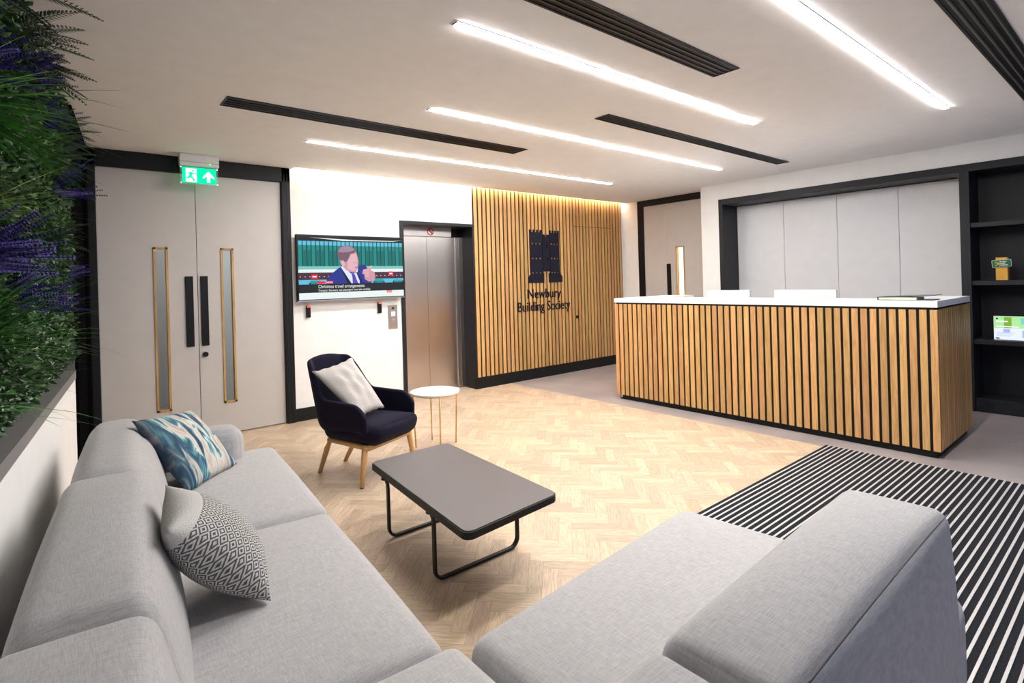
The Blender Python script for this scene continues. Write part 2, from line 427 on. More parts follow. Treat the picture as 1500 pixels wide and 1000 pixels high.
# ------------------------------------------------------------------ double door in the back wall
bm = B()
box(bm, .035, .20, YB-.03, YB+.12, 0, ZC-.001); box(bm, 1.712, 1.80, YB-.03, YB+.12, 0, ZC-.001); box(bm, .035, 1.80, YB-.03, YB+.12, 2.48, ZC-.001)
d1 = struct(link('door_1', bm, 'black'), 'pale grey double door in a black frame under the green exit sign'); bevel(d1, .006)
bm = B()
for x in (1.735, 1.765): box(bm, x, x+.006, YB-.034, YB-.03, 0, 2.57)
link('frame_bead', bm, 'charcoal', d1)
def leaf(parent, x0, x1, wx0, wx1, wz0=.305, wz1=1.795, z1=2.48, y0=YB+.01, y1=YB+.055):
    bm = B()
    box(bm, x0, wx0, y0, y1, .012, z1); box(bm, wx1, x1, y0, y1, .012, z1); box(bm, wx0, wx1, y0, y1, .012, wz0); box(bm, wx0, wx1, y0, y1, wz1, z1)
    lf = link('door_leaf', bm, 'door', parent)
    bm = B(); t = .018
    for a in ((wx0, wx0+t, wz0, wz1), (wx1-t, wx1, wz0, wz1), (wx0, wx1, wz0, wz0+t), (wx0, wx1, wz1-t, wz1)): box(bm, a[0], a[1], y0-.008, y1+.004, a[2], a[3])
    link('vision_frame', bm, 'bead', lf)
    boxobj('glass_pane', 'glass', lf, (wx0+t, wx1-t, (y0+y1)/2-.003, (y0+y1)/2+.003, wz0+t, wz1-t))
    return lf
l1 = leaf(d1, .204, .940, .598, .712)
l2 = leaf(d1, .946, 1.708, 1.142, 1.256)
for lf, x0, x1 in ((l1, .842, .906), (l2, .966, 1.028)):
    boxobj('pull_plate', 'plastic_black', lf, (x0, x1, YB-.004, YB+.01, .872, 1.528), bev=.003)
bm = B(); cyl(bm, (.992, YB-.012, .79), .024, .022, 24, 'y'); link('lock_cylinder', bm, 'plastic_black', l2)
# corridor behind the double door
bm = B(); box(bm, -.6, 2.9, 7.5, 7.6, 0, ZC); box(bm, 2.85, 2.95, 5.95, 7.6, 0, ZC); box(bm, -.7, -.6, 5.95, 7.6, 0, ZC)
struct(link('wall_corridor', bm, 'wall'))
bm = B(); box(bm, .45, .95, 7.44, 7.5, 0, 2.2)
d4 = struct(link('door_4', bm, 'door'))
bm = B(); t = .02
for a in ((.585, .605, .45, 1.75), (.725, .745, .45, 1.75), (.585, .745, .43, .45), (.585, .745, 1.75, 1.77)): box(bm, a[0], a[1], 7.425, 7.44, a[2], a[3])
link('vision_frame', bm, 'bead', d4)
boxobj('glass_pane', 'white', d4, (.605, .725, 7.433, 7.44, .45, 1.75))
bm = B(); box(bm, .3, 2.2, 6.5, 6.7, ZC-.012, ZC-.002)
cl = tag(link('corridor_light', bm, 'corr'), 'ceiling lamp in the corridor behind the glazed double door', 'ceiling light')
# ------------------------------------------------------------------ far right door
bm = B()
for y0, y1 in ((5.36, 5.47), (4.15, 4.25)): box(bm, 7.17, 7.32, y0, y1, 0, ZC-.002)
box(bm, 7.17, 7.32, 4.25, 5.36, 2.53, ZC-.002)
d3 = struct(link('door_3', bm, 'black'), 'pale grey double door in a black frame left of the reception alcove')
def leafy(y0, y1, wy0=None, wy1=None):
    bm = B(); x0, x1 = 7.19, 7.235; z1 = 2.53; a0, a1 = .305, 1.86
    if wy0 is None: box(bm, x0, x1, y0, y1, .012, z1); return link('door_leaf', bm, 'door', d3)
    box(bm, x0, x1, y0, wy0, .012, z1); box(bm, x0, x1, wy1, y1, .012, z1); box(bm, x0, x1, wy0, wy1, .012, a0); box(bm, x0, x1, wy0, wy1, a1, z1)
    lf = link('door_leaf', bm, 'door', d3)
    bm = B(); t = .02
    for q in ((wy0, wy0+t, a0, a1), (wy1-t, wy1, a0, a1), (wy0, wy1, a0, a0+t), (wy0, wy1, a1-t, a1)): box(bm, x0-.008, x1+.004, q[0], q[1], q[2], q[3])
    link('vision_frame', bm, 'bead', lf)
    boxobj('glass_pane', 'glass', lf, (7.21, 7.216, wy0+t, wy1-t, a0+t, a1-t))
    return lf
leafy(4.965, 5.358)
lf = leafy(4.252, 4.960, 4.635, 4.785)
boxobj('pull_plate', 'plastic_black', lf, (7.176, 7.19, 4.875, 4.945, .95, 1.60), bev=.003)
bm = B(); box(bm, 8.6, 8.7, 3.6, 6.0, 0, ZC); box(bm, 7.32, 8.7, 3.6, 3.7, 0, ZC); box(bm, 7.32, 8.7, 5.92, 6.0, 0, ZC)
struct(link('wall_side_corridor', bm, 'wall'))
bm = B(); box(bm, 7.6, 8.4, 4.2, 5.6, ZC-.012, ZC-.002)
tag(link('side_room_light', bm, 'side_lamp'), 'ceiling lamp in the room behind the far right door', 'ceiling light')
# ------------------------------------------------------------------ lift
bm = B(); YL = 6.05
box(bm, 3.052, 3.10, YB-.02, YL+.08, 0, 2.156); box(bm, 4.095, 4.125, YB-.02, YL+.08, 0, 2.156)
box(bm, 3.10, 4.095, YB-.02, YL+.08, 2.118, 2.156); box(bm, 3.0, 4.2, YL+.08, YL+.12, 0, 2.3)
d2 = struct(link('door_2', bm, 'charcoal'), 'stainless steel lift doors in a deep black surround'); bevel(d2, .003)
boxobj('lift_door_panel', 'steel', d2, (3.10, 3.568, YL, YL+.03, .004, 2.0))
boxobj('lift_door_panel', 'steel', d2, (3.572, 4.0, YL, YL+.03, .004, 2.0))
boxobj('header_plate', 'steel', d2, (3.10, 3.93, YL-.03, YL+.03, 2.004, 2.118))
boxobj('side_jamb', 'steel', d2, (4.0, 4.03, YL-.02, YL+.03, 0, 2.0), (4.036, 4.095, YL-.04, YL+.03, 0, 2.0))
bm = B(); cx, cz = 3.615, 2.062; py = YL-.034
def ring(bm, cx, cz, r0, r1, y0, y1, n=28):
    for k in range(n):
        a, b_ = 2*PI*k/n, 2*PI*(k+1)/n
        prism(bm, [(cx+r0*math.cos(a), cz+r0*math.sin(a)), (cx+r1*math.cos(a), cz+r1*math.sin(a)), (cx+r1*math.cos(b_), cz+r1*math.sin(b_)), (cx+r0*math.cos(b_), cz+r0*math.sin(b_))], y0, y1, lambda a, z, d: V(a, d, z))
ring(bm, cx, cz, .036, .048, py, py+.004)
prism(bm, [(cx-.034, cz+.024), (cx-.024, cz+.034), (cx+.034, cz-.024), (cx+.024, cz-.034)], py, py+.004, lambda a, z, d: V(a, d, z))
link('prohibition_sign', bm, 'red', d2)
# call plate
o = boxobj('lift_call_plate', 'steel_plate', None, (2.876, 2.99, YB-.016, YB, .885, 1.158), bev=.003)
tag(o, 'stainless lift call plate with up arrow and lit display, left of the lift', 'call button')
bm = B(); prism(bm, [(2.913, 1.112), (2.953, 1.112), (2.933, 1.142)], YB-.019, YB-.016, lambda a, z, d: V(a, d, z)); link('arrow', bm, 'plastic_black', o)
boxobj('display', emit('call_display', (.95, .95, 1), .5), o, (2.91, 2.957, YB-.018, YB-.016, 1.03, 1.08))
boxobj('button', 'steel', o, (2.916, 2.95, YB-.021, YB-.016, .962, .996), bev=.002)
# ------------------------------------------------------------------ slatted feature wall
fw = thing('slatted_panel', (5.62, YB, 0), 'oak vertical slat panel on the back wall right of the lift, carrying the tower logo', 'wall panel')
boxobj('backing_board', 'black', fw, (4.12, 7.13, YB-.016, YB+.014, .15, ZC+.06))
boxobj('plinth', 'black', fw, (4.085, 7.13, YB-.03, YB+.01, 0, .15), bev=.002)
bm = B(); p = (7.13-4.125)/42
for i in range(42):
    x = 4.125+p*i; box(bm, x, x+p*.66, YB-.026, YB-.016, .15, ZC+.05)
link('slats', bm, 'oak', fw)
bm = B()
for i in range(26, 38):
    x = 4.125+p*i; box(bm, x-.001, x+p*.66+.001, YB-.0275, YB-.025, 2.207, 2.213)
link('hatch_joint', bm, 'hatch', fw)
boxobj('access_lock', 'plastic_black', fw, (5.985, 6.03, YB-.034, YB-.024, .80, .85), bev=.003)
# sign: castle tower emblem and two lines of lettering
sg = thing('wall_sign', (5.37, YB-.02, .92), 'navy castle tower emblem above two lines of dark lettering on the oak slats', 'sign')
pl = lambda a, z, d: V(a, YB-.026-d, z)
bm = B(); x0, x1 = 5.06, 5.66; z0, z1 = 1.365, 2.13
def rect(bm, a0, a1, b0, b1): prism(bm, [(a0, b0), (a1, b0), (a1, b1), (a0, b1)], 0, .014, pl)
def tower(xa, xb, top, n):
    zs = [1.50, 1.72, 1.935]
    rect(bm, xa, xb, 1.515, 1.705); rect(bm, xa, xb, 1.722, 1.918); rect(bm, xa, xb, 1.935, top-.035)
    ww = (xb-xa)/7
    for k in range(4): rect(bm, xa+ww*2*k, xa+ww*(2*k+1), top-.035, top)
    for zr in (1.500, 1.705, 1.918):                      # bridges between the loop holes
        gap = (xb-xa)/10
        for k in range(4): rect(bm, xa+gap*3*k-(.0 if k else 0), min(xb, xa+gap*(3*k+1)), zr, zr+.0175)
tower(5.075, 5.315, 2.125, 4); tower(5.465, 5.655, 2.125, 4)
for a0, a1 in ((5.04, 5.335), (5.435, 5.705)):
    prism(bm, [(a0, 1.365), (a1, 1.365), (a1, 1.45 if a0 > 5.3 else 1.50), (a1-(.05 if a0 > 5.3 else 0), 1.50), (a0+(.05 if a0 < 5.3 else 0), 1.50), (a0, 1.45 if a0 < 5.3 else 1.50)], 0, .014, pl)
for b0, b1 in ((1.525, 1.665), (1.735, 1.855), (1.925, 2.03)): rect(bm, 5.322, 5.458, b0, b1)
for b0, b1 in ((1.665, 1.735), (1.855, 1.925)): rect(bm, 5.322, 5.375, b0, b1); rect(bm, 5.405, 5.458, b0, b1)
rect(bm, 5.322, 5.37, 2.03, 2.06); rect(bm, 5.41, 5.458, 2.03, 2.06)
link('emblem', bm, 'logo', sg)
bm = text_bm('Newbury', .195, lambda x, y, z: V(5.335+x, YB-.033-z, 1.145+y), .012, xs=.90)
t2 = text_bm('Building Society', .195, lambda x, y, z: V(5.335+x, YB-.033-z, .965+y), .012, xs=.84)
join_bm(bm, t2); link('lettering', bm, 'logo', sg)
# ------------------------------------------------------------------ television
tv = thing('television', (2.44, YB, 1.6), 'large wall-mounted flat television showing a news broadcast', 'television')
YT = 5.70; TX0, TX1, TZ0, TZ1 = 1.825, 3.05, 1.245, 1.945
boxobj('casing', 'plastic_black', tv, (TX0, TX1, YT, YT+.045, TZ0, TZ1), bev=.004)
boxobj('wall_bracket', 'plastic_black', tv, (2.2, 2.7, YT+.045, YB, 1.45, 1.75))
boxobj('bezel_strip', 'steel', tv, (TX0, TX1, YT-.004, YT, TZ0, TZ0+.012))
SX0, SX1, SZ0, SZ1 = TX0+.014, TX1-.014, TZ0+.02, TZ1-.018
SC = {}
def sc(name, c, s=1.0): 
    SC[name] = len(screen_mats); m_ = emit('screen_'+name, c, s*.34); m_.node_tree.nodes['Principled BSDF'].inputs['Base Color'].default_value = (.008, .008, .008, 1); screen_mats.append(m_)
screen_mats = []
sc('green', (.005, .16, .15)); sc('cyan', (.12, .50, .70)); sc('teal', (.01, .25, .24)); sc('dark', (.012, .016, .02)); sc('white', (.78, .86, .84)); sc('brown', (.07, .025, .05))
sc('red', (.85, .02, .05)); sc('suit', (.02, .035, .26)); sc('suitd', (.006, .008, .04)); sc('skin', (.62, .30, .36)); sc('skinl', (.72, .44, .50)); sc('hair', (.19, .10, .14)); sc('hairl', (.34, .24, .32)); sc('shirt', (.70, .76, .92)); sc('tie', (.10, .06, .42)); sc('deep', (.004, .06, .06)); sc('pale', (.20, .55, .50)); sc('text', (.95, .95, .95))
bm = B(); lay = [0]
def spoly(pts, c, l):
    f = bm.faces.new([bm.verts.new(V(SX0+(SX1-SX0)*a, YT-.0008-.0004*l, SZ0+(SZ1-SZ0)*q)) for a, q in pts]); f.material_index = SC[c]
def srect(a0, a1, b0, b1, c, l): spoly([(a0, b0), (a1, b0), (a1, b1), (a0, b1)], c, l)
srect(0, 1, 0, 1, 'deep', 0); srect(0, 1, .93, 1, 'dark', 1); spoly([(.1, .985), (.4, .94), (.9, .95), (1, .975), (.9, .96), (.5, .96)], 'white', 2)
for k in range(26):
    a = k/26; srect(a+.004, a+.034, .52, .93, 'green' if k % 3 else 'teal', 1)
    srect(a+.004, a+.034, .86, .925, 'cyan', 2); srect(a+.008, a+.03, .78, .86, 'teal', 2)
srect(0, 1, .475, .525, 'pale', 3); srect(0, 1, .425, .475, 'white', 3); srect(0, 1, .31, .425, 'brown', 3); srect(0, 1, .27, .31, 'cyan', 4); srect(0, 1, .09, .27, 'dark', 3)
for k in range(24): srect(k/24+.01, k/24+.02, .355, .365, 'white', 4)
srect(.11, .165, .325, .395, 'red', 5); srect(.845, .895, .36, .43, 'red', 5)
srect(.12, .155, .35, .37, 'text', 6); srect(.855, .885, .385, .405, 'text', 6)
for k in range(10): srect(k*.1+.002, k*.1+.09, .24, .30, 'teal' if k % 2 else 'cyan', 4)
# seated speaker, facing right with a raised hand
spoly([(.24, .22), (.245, .33), (.30, .42), (.375, .52), (.43, .47), (.55, .36), (.60, .22)], 'suit', 8)
spoly([(.44, .22), (.385, .47), (.41, .44), (.50, .22)], 'suitd', 9)
spoly([(.55, .22), (.53, .40), (.545, .54), (.60, .55), (.66, .44), (.68, .30), (.66, .22)], 'suit', 8)
spoly([(.375, .515), (.40, .53), (.47, .40), (.52, .42), (.555, .28), (.55, .22), (.48, .22)], 'shirt', 10)
spoly([(.475, .40), (.50, .41), (.515, .34), (.54, .22), (.485, .22), (.482, .34)], 'tie', 11)
spoly([(.555, .22), (.545, .36), (.52, .42), (.565, .22)], 'suitd', 11)
spoly([(.37, .60), (.385, .54), (.42, .47), (.47, .425), (.515, .425), (.54, .50), (.545, .60), (.535, .70), (.52, .79), (.47, .84), (.40, .76)], 'skin', 12)
spoly([(.44, .48), (.50, .44), (.53, .52), (.535, .62), (.52, .74), (.46, .70), (.44, .58)], 'skinl', 13)
spoly([(.345, .70), (.35, .78), (.375, .845), (.43, .87), (.49, .85), (.525, .78), (.505, .74), (.47, .73), (.455, .66), (.43, .60), (.415, .585), (.405, .62), (.38, .62), (.36, .64)], 'hair', 14)
spoly([(.35, .76), (.38, .84), (.43, .865), (.485, .845), (.51, .79), (.46, .76), (.40, .75)], 'hairl', 15)
spoly([(.375, .60), (.40, .61), (.415, .57), (.405, .52), (.385, .54)], 'skinl', 15)
spoly([(.495, .575), (.53, .575), (.53, .59), (.495, .59)], 'skin', 15); spoly([(.505, .50), (.538, .505), (.536, .515), (.505, .51)], 'tie', 15)
spoly([(.575, .40), (.585, .45), (.63, .49), (.665, .52), (.675, .49), (.66, .46), (.70, .42), (.71, .34), (.69, .27), (.64, .26), (.60, .31), (.60, .38)], 'skin', 15)
for k in range(4): spoly([(.585+.004*k, .45-.035*k), (.59+.004*k, .47-.035*k), (.645, .465-.035*k), (.645, .445-.035*k)], 'skinl', 16)
spoly([(.63, .49), (.665, .535), (.68, .53), (.66, .48)], 'skinl', 17)
spoly([(.24, .22), (.70, .22), (.70, .24), (.24, .24)], 'dark', 18); srect(.0, .98, .10, .225, 'dark', 18)
srect(0, 1, 0, .105, 'white', 19)
srect(.16, .23, .245, .285, 'red', 19); srect(.235, .30, .245, .285, 'red', 19); srect(.82, .875, .065, .105, 'red', 20)
for t_, h_, a0, q0, xs in (('Christmas travel arrangements', .078, .165, .175, .80), ('Transport Secretary says passengers must plan carefully', .05, .165, .122, .78), ('NEWS', .04, .24, .252, .9), ('NEWS', .04, .825, .072, .85)):
    tb = text_bm(t_, h_*(SZ1-SZ0), lambda x, y, z: V(SX0+(SX1-SX0)*a0+x, YT-.0096, SZ0+(SZ1-SZ0)*q0+y), 0, 'LEFT', xs)
    join_bm(bm, tb, SC['text'])
link('screen_picture', bm, screen_mats, tv)
# two door readers below it
for k, (x, lab) in enumerate(((1.955, 'black card reader with red light below the left end of the television'), (2.765, 'black card reader with red light beside the lift call plate'))):
    bm = B(); box(bm, x-.022, x+.022, YB-.032, YB, 1.075, 1.20)
    o = bevel(link('card_reader', bm, 'plastic_black', None), .006); tag(o, lab, 'card reader', 'card readers under the television')
    boxobj('status_light', 'red_led', o, (x-.016, x+.016, YB-.034, YB-.03, 1.182, 1.196))
# ------------------------------------------------------------------ exit sign
ex = thing('exit_sign', (.945, 5.62, 2.5), 'illuminated green emergency exit sign hung from the ceiling over the double door', 'exit sign')
EY = 5.62; EX0, EX1 = .795, 1.11
boxobj('housing', 'plastic_white', ex, (EX0, EX1, EY-.035, EY+.035, 2.525, ZC-.001), bev=.004)
boxobj('housing_joint', 'grey_frame', ex, (EX0-.001, EX1+.001, EY-.036, EY+.036, 2.555, 2.558))
boxobj('panel', 'acrylic', ex, (EX0+.004, EX1-.004, EY-.004, EY+.004, 2.355, 2.525))
boxobj('green_field', 'exit_green', ex, (EX0+.022, EX1-.022, EY-.007, EY-.0045, 2.372, 2.512))
EP = lambda a, z, d: V(EX0+.022+a*(EX1-EX0-.044), EY-.0075-d*.001, 2.372+z*.14)
bm = B()
prism(bm, [(.10, .06), (.42, .06), (.42, .92), (.10, .92)], 0, .5, EP)
prism(bm, [(.60, .45), (.77, .82), (.94, .45), (.94, .32), (.82, .47), (.82, .10), (.72, .10), (.72, .47), (.60, .32)], 0, .5, EP)
link('white_symbols', bm, 'exit_white', ex)
bm = B()
for pts in ([(.19, .66), (.26, .70), (.34, .62), (.42, .60), (.42, .55), (.33, .55), (.30, .58), (.27, .45), (.35, .25), (.37, .12), (.32, .10), (.30, .22), (.22, .36), (.20, .26), (.08, .24), (.06, .30), (.15, .33), (.20, .52), (.21, .60), (.17, .56), (.15, .60)],):
    prism(bm, pts, .6, 1, EP)
for k in range(1):
    prism(bm, [(.315+.03*math.cos(2*PI*i/14), .78+.065*math.sin(2*PI*i/14)) for i in range(14)], .6, 1, EP)
link('running_figure', bm, 'exit_green', ex)
for x in (EX0+.012, EX1-.012):
    for z in (2.37, 2.51):
        bm = B(); cyl(bm, (x, EY-.009, z), .005, .006, 12, 'y'); link('fixing_stud', bm, 'exit_white', ex)

bm = B(); cyl(bm, (1.035, EY-.04, 2.548), .005, .006, 10, 'y'); link('indicator_lamp', bm, 'green_led', ex)
# ------------------------------------------------------------------ ceiling strips and vents
def strip(x0, x1, y, label):
    t = thing('ceiling_light', ((x0+x1)/2, y, ZC), label, 'ceiling light', 'linear ceiling lights')
    w_ = .0175
    bm = B(); box(bm, x0-.02, x1+.02, y-w_-.004, y-w_, ZC-.004, ZC+.02); box(bm, x0-.02, x1+.02, y+w_, y+w_+.004, ZC-.004, ZC+.02)
    box(bm, x0-.02, x0-.012, y-w_, y+w_, ZC-.004, ZC+.02); box(bm, x1+.012, x1+.02, y-w_, y+w_, ZC-.004, ZC+.02)
    link('housing', bm, 'plastic_white', t)
    boxobj('diffuser', 'lamp', t, (x0, x1, y-w_, y+w_, ZC-.007, ZC-.001))
    boxobj('end_cap', 'plastic_black', t, (x0-.012, x0, y-w_, y+w_, ZC-.006, ZC)); boxobj('end_cap', 'plastic_black', t, (x1, x1+.012, y-w_, y+w_, ZC-.006, ZC))
strip(1.585, 5.487, 4.595, 'recessed strip light nearest the television and slatted wall')
strip(2.0, 5.89, 3.292, 'second recessed strip light from the back wall, between two black vents')
strip(1.447, 4.355, 2.125, 'recessed strip light above the coffee table, third from the back wall')
strip(1.3, 5.21, 1.065, 'recessed strip light at top right of the photo, nearest the camera')
def vent(x0, x1, y0, y1, label):
    t = thing('ceiling_vent', ((x0+x1)/2, (y0+y1)/2, ZC), label, 'vent', 'black linear ceiling vents')
    bm = B(); f = .012
    box(bm, x0, x1, y0, y0+f, ZC-.006, ZC-.001); box(bm, x0, x1, y1-f, y1, ZC-.006, ZC-.001); box(bm, x0, x0+f, y0+f, y1-f, ZC-.006, ZC-.001); box(bm, x1-f, x1, y0+f, y1-f, ZC-.006, ZC-.001)
    link('frame', bm, 'charcoal', t)
    boxobj('plenum', 'vent_dark', t, (x0+f, x1-f, y0+f, y1-f, ZC-.002, ZC-.0005))
    bm = B(); n_ = 4; d_ = (y1-y0-2*f)/n_
    for k in range(n_):
        a = y0+f+d_*k
        hexa(bm, [V(x0+f, a+.002, ZC-.007), V(x1-f, a+.002, ZC-.007), V(x1-f, a+.010, ZC-.007), V(x0+f, a+.010, ZC-.007)], [V(x0+f, a+.008, ZC-.001), V(x1-f, a+.008, ZC-.001), V(x1-f, a+.02, ZC-.001), V(x0+f, a+.02, ZC-.001)])
    link('blades', bm, 'vent_blade', t)
vent(.81, 3.35, 3.79, 4.0, 'black slot vent between the exit sign and the slatted wall')
vent(3.15, 6.18, 2.64, 2.78, 'black slot vent in front of the far right door')
vent(1.0, 3.115, 1.60, 1.77, 'black slot vent at top centre, over the coffee table end')
vent(2.2, 5.64, .49, .66, 'black slot vent in the top right corner of the photo')
# cove strip hidden in the slot
bm = B(); box(bm, 1.86, 7.15, 5.64, 5.66, ZC+.035, ZC+.055)
tag(link('cove_light', bm, 'cove'), 'warm light strip hidden in the ceiling slot above the back wall', 'ceiling light')
# ------------------------------------------------------------------ reception desk
dk = thing('reception_desk', (5.45, 2.6, 0), 'oak-slatted reception desk with white counter and black plinth', 'desk')
DX, DY0, DY1, DXB = 4.915, 1.085, 4.11, 5.93; zt = 1.118
boxobj('plinth', 'black', dk, (DX+.03, DXB-.05, DY0+.03, DY1-.03, 0, .056))
boxobj('front_panel', 'black', dk, (DX+.008, DX+.06, DY0+.018, DY1-.018, .056, zt))
boxobj('end_panel', 'black', dk, (DX+.06, DXB, DY0+.018, DY0+.06, .056, zt)); boxobj('end_panel', 'black', dk, (DX+.06, DXB, DY1-.06, DY1-.018, .056, zt))
bm = B(); p = (DY1-DY0+.0185)/47
for i in range(47): box(bm, DX, DX+.008, DY0+p*i, DY0+p*i+p*.69, .056, zt-.018)
link('front_slats', bm, 'oak', dk)
for ya, yb in ((DY0, DY0+.018), (DY1-.018, DY1)):
    bm = B(); nn = 17; q = (DXB-DX-.018)/nn
    for i in range(nn): box(bm, DX+.019+q*i+q*.285, DX+.019+q*(i+1), ya, yb, .056, zt-.018)
    link('end_slats', bm, 'oak', dk)
boxobj('countertop', 'counter', dk, (DX-.003, DX+.42, DY0-.003, DY1+.003, zt, zt+.047), (DX+.42, DXB, DY0-.003, DY0+.40, zt, zt+.047), (DX+.42, DXB, DY1-.40, DY1+.003, zt, zt+.047))
boxobj('worktop', 'white', dk, (DX+.06, DXB, DY0+.06, DY1-.06, .72, .745))
boxobj('plinth_foot', 'plastic_white', dk, (DX+.024, DX+.03, DY1-.06, DY1-.045, .02, .05))
def monitor(y0, y1, label, zt_=1.232, x=5.62):
    yc = (y0+y1)/2
    t = thing('computer_monitor', (x, yc, .745), label, 'monitor', 'monitors on the reception desk')
    boxobj('casing', 'plastic_white', t, (x-.02, x+.02, y0, y1, zt_-.36, zt_), bev=.004)
    boxobj('screen', 'plastic_black', t, (x+.02, x+.022, y0+.01, y1-.01, zt_-.35, zt_-.01))
    boxobj('stand', 'plastic_white', t, (x-.035, x-.02, yc-.03, yc+.03, .76, zt_-.12))
    boxobj('foot', 'plastic_white', t, (x-.09, x+.09, yc-.12, yc+.12, .745, .76), bev=.003)
monitor(2.84, 3.33, 'white monitor behind the counter, in front of the black alcove edge')
monitor(2.0, 2.58, 'white monitor behind the counter, nearer the bookcase')
bk = thing('notebook', (5.12, 1.36, zt+.047), 'green-edged notebook with grey cover lying on the counter corner', 'book')
zb = zt+.0475
boxobj('back_cover', 'book_cover', bk, (5.0, 5.23, 1.135, 1.485, zb, zb+.004))
boxobj('pages', 'paper_green', bk, (5.004, 5.21, 1.23, 1.48, zb+.004, zb+.022))
bm = B(); hexa(bm, [V(5.0, 1.485, zb+.022), V(5.0, 1.12, zb+.036), V(5.23, 1.12, zb+.036), V(5.23, 1.485, zb+.022)], [V(5.0, 1.485, zb+.026), V(5.0, 1.12, zb+.040), V(5.23, 1.12, zb+.040), V(5.23, 1.485, zb+.026)])
link('front_cover', bm, 'book_cover', bk)
boxobj('spine', 'book_cover', bk, (5.0, 5.23, 1.48, 1.488, zb, zb+.026))
# ------------------------------------------------------------------ black portal, white cupboards, bookcase
bm = B(); XP = 7.2
box(bm, XR-.02, XP+.035, 3.80, 3.86, 0, 2.42); box(bm, XR-.02, XP+.035, -1.2, 3.80, 2.345, 2.42); box(bm, XR-.02, XP+.035, 1.228, 1.306, 0, 2.345)
o = struct(link('trim_2', bm, 'charcoal'), 'black lining of the alcove behind the reception desk'); bevel(o, .003)
ys = [3.798, 3.17, 2.54, 1.912, 1.308]
for k, lab in enumerate(('tall white cupboard at the left end of the alcove, beside the black upright', 'tall white cupboard, second from the left behind the desk', 'tall white cupboard, third from the left behind the desk', 'tall white cupboard beside the bookcase upright, above the notebook')):
    y1_, y0_ = ys[k], ys[k+1]
    t = thing('tall_cupboard', (XP+.02, (y0_+y1_)/2, 0), lab, 'cupboard', 'white cupboards behind the desk')
    boxobj('carcass', 'white', t, (XP+.02, XP+.038, y0_, y1_, .005, 2.34))
    boxobj('door', 'white', t, (XP, XP+.018, y0_+.002, y1_-.002, .06, 2.338), bev=.002)
    boxobj('kick_plate', 'charcoal', t, (XP+.01, XP+.018, y0_, y1_, 0.005, .058))
bc = thing('bookcase', (7.02, .2, 0), 'black built-in open bookcase at the right edge of the photo', 'bookcase')
boxobj('back_panel', 'charcoal', bc, (XP+.01, XP+.035, -1.2, 1.227, 0, 2.344))
for z in (1.841, 1.277, .704): boxobj('shelf', 'charcoal', bc, (XR-.005, XP+.01, -1.19, 1.226, z-.045, z), bev=.002)
boxobj('plinth', 'charcoal', bc, (XR-.01, XP+.01, -1.19, 1.226, .002, .131), bev=.002)
boxobj('side_panel', 'charcoal', bc, (XR-.01, XP+.01, -1.2, -1.17, .0, 2.344))
# things on the bookcase
t = thing('charity_box', (6.92, 1.013, 1.277), 'orange box with a tilted green sign on the middle shelf', 'box')
boxobj('card_box', 'orange', t, (6.88, 6.96, .972, 1.057, 1.278, 1.495), bev=.002)
an = math.radians(4); ca, sa = math.cos(an), math.sin(an)
CP = lambda a, z, d: V(6.872-d, 1.012-(a*ca-z*sa), 1.437+(a*sa+z*ca))
bm = B(); rr = []
for cxx, czz, a0 in ((.062, -.027, -90), (.062, .027, 0), (-.062, .027, 90), (-.062, -.027, 180)):
    for k in range(5): a = math.radians(a0+22.5*k); rr.append((cxx+.008*math.cos(a), czz+.008*math.sin(a)))
prism(bm, rr, 0, .006, CP); link('sign_board', bm, 'sign_white', t)
bm = B(); prism(bm, [(a*.96, z*.92) for a, z in rr], .0062, .008, CP); link('sign_face', bm, 'sign_green', t)
bm = B()
prism(bm, [(-.017, -.03), (-.013, -.03), (-.013, .03), (-.017, .03)], .0082, .0095, CP)
for z in (-.014, 0, .014): prism(bm, [(-.05, z*1.5-.002), (-.018, z*.2-.002), (-.018, z*.2+.003), (-.05, z*1.5+.003)], .0082, .0095, CP)
link('yellow_emblem', bm, 'sign_yellow', t)
bm = B()
for zz, n_w, ww in ((.012, 8, .0058), (-.004, 6, .0058), (-.021, 9, .0060)):       # three short lines too small to read
    for k in range(n_w):
        a = -.008+k*ww; h_ = .012 if k in (0, 4) else .0085
        prism(bm, [(a, zz), (a+ww*.72, zz), (a+ww*.72, zz+h_), (a, zz+h_)], .0082, .0092, CP)
link('sign_lettering', bm, 'sign_white', t)
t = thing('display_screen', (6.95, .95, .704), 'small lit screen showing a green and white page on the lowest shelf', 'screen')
cm = [emit('card_'+n_, c, .24) for n_, c in (('mint', (.42, .80, .36)), ('olive', (.20, .42, .05)), ('forest', (.02, .16, .03)), ('pale', (.80, .88, .95)), ('lilac', (.42, .48, .85)), ('cyan', (.2, .65, .6)), ('white', (.95, 1, .95)), ('ink', (.03, .04, .05)))]  # page colours of the display, each emitting weakly by itself
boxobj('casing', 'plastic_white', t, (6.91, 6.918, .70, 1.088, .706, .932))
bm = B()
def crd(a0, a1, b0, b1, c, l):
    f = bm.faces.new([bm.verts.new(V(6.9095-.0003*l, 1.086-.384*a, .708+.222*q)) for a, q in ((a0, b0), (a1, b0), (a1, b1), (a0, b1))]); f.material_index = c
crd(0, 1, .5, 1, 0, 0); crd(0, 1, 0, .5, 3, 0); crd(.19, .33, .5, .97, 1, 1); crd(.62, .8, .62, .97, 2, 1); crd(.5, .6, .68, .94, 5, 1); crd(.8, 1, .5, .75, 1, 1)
crd(.17, .3, .3, .46, 4, 1); crd(.52, .7, .1, .42, 4, 1); crd(.04, .26, .76, .81, 6, 2); crd(.04, .46, .54, .585, 6, 2); crd(.03, .1, .03, .08, 7, 2); crd(.04, .08, .87, .93, 7, 2)
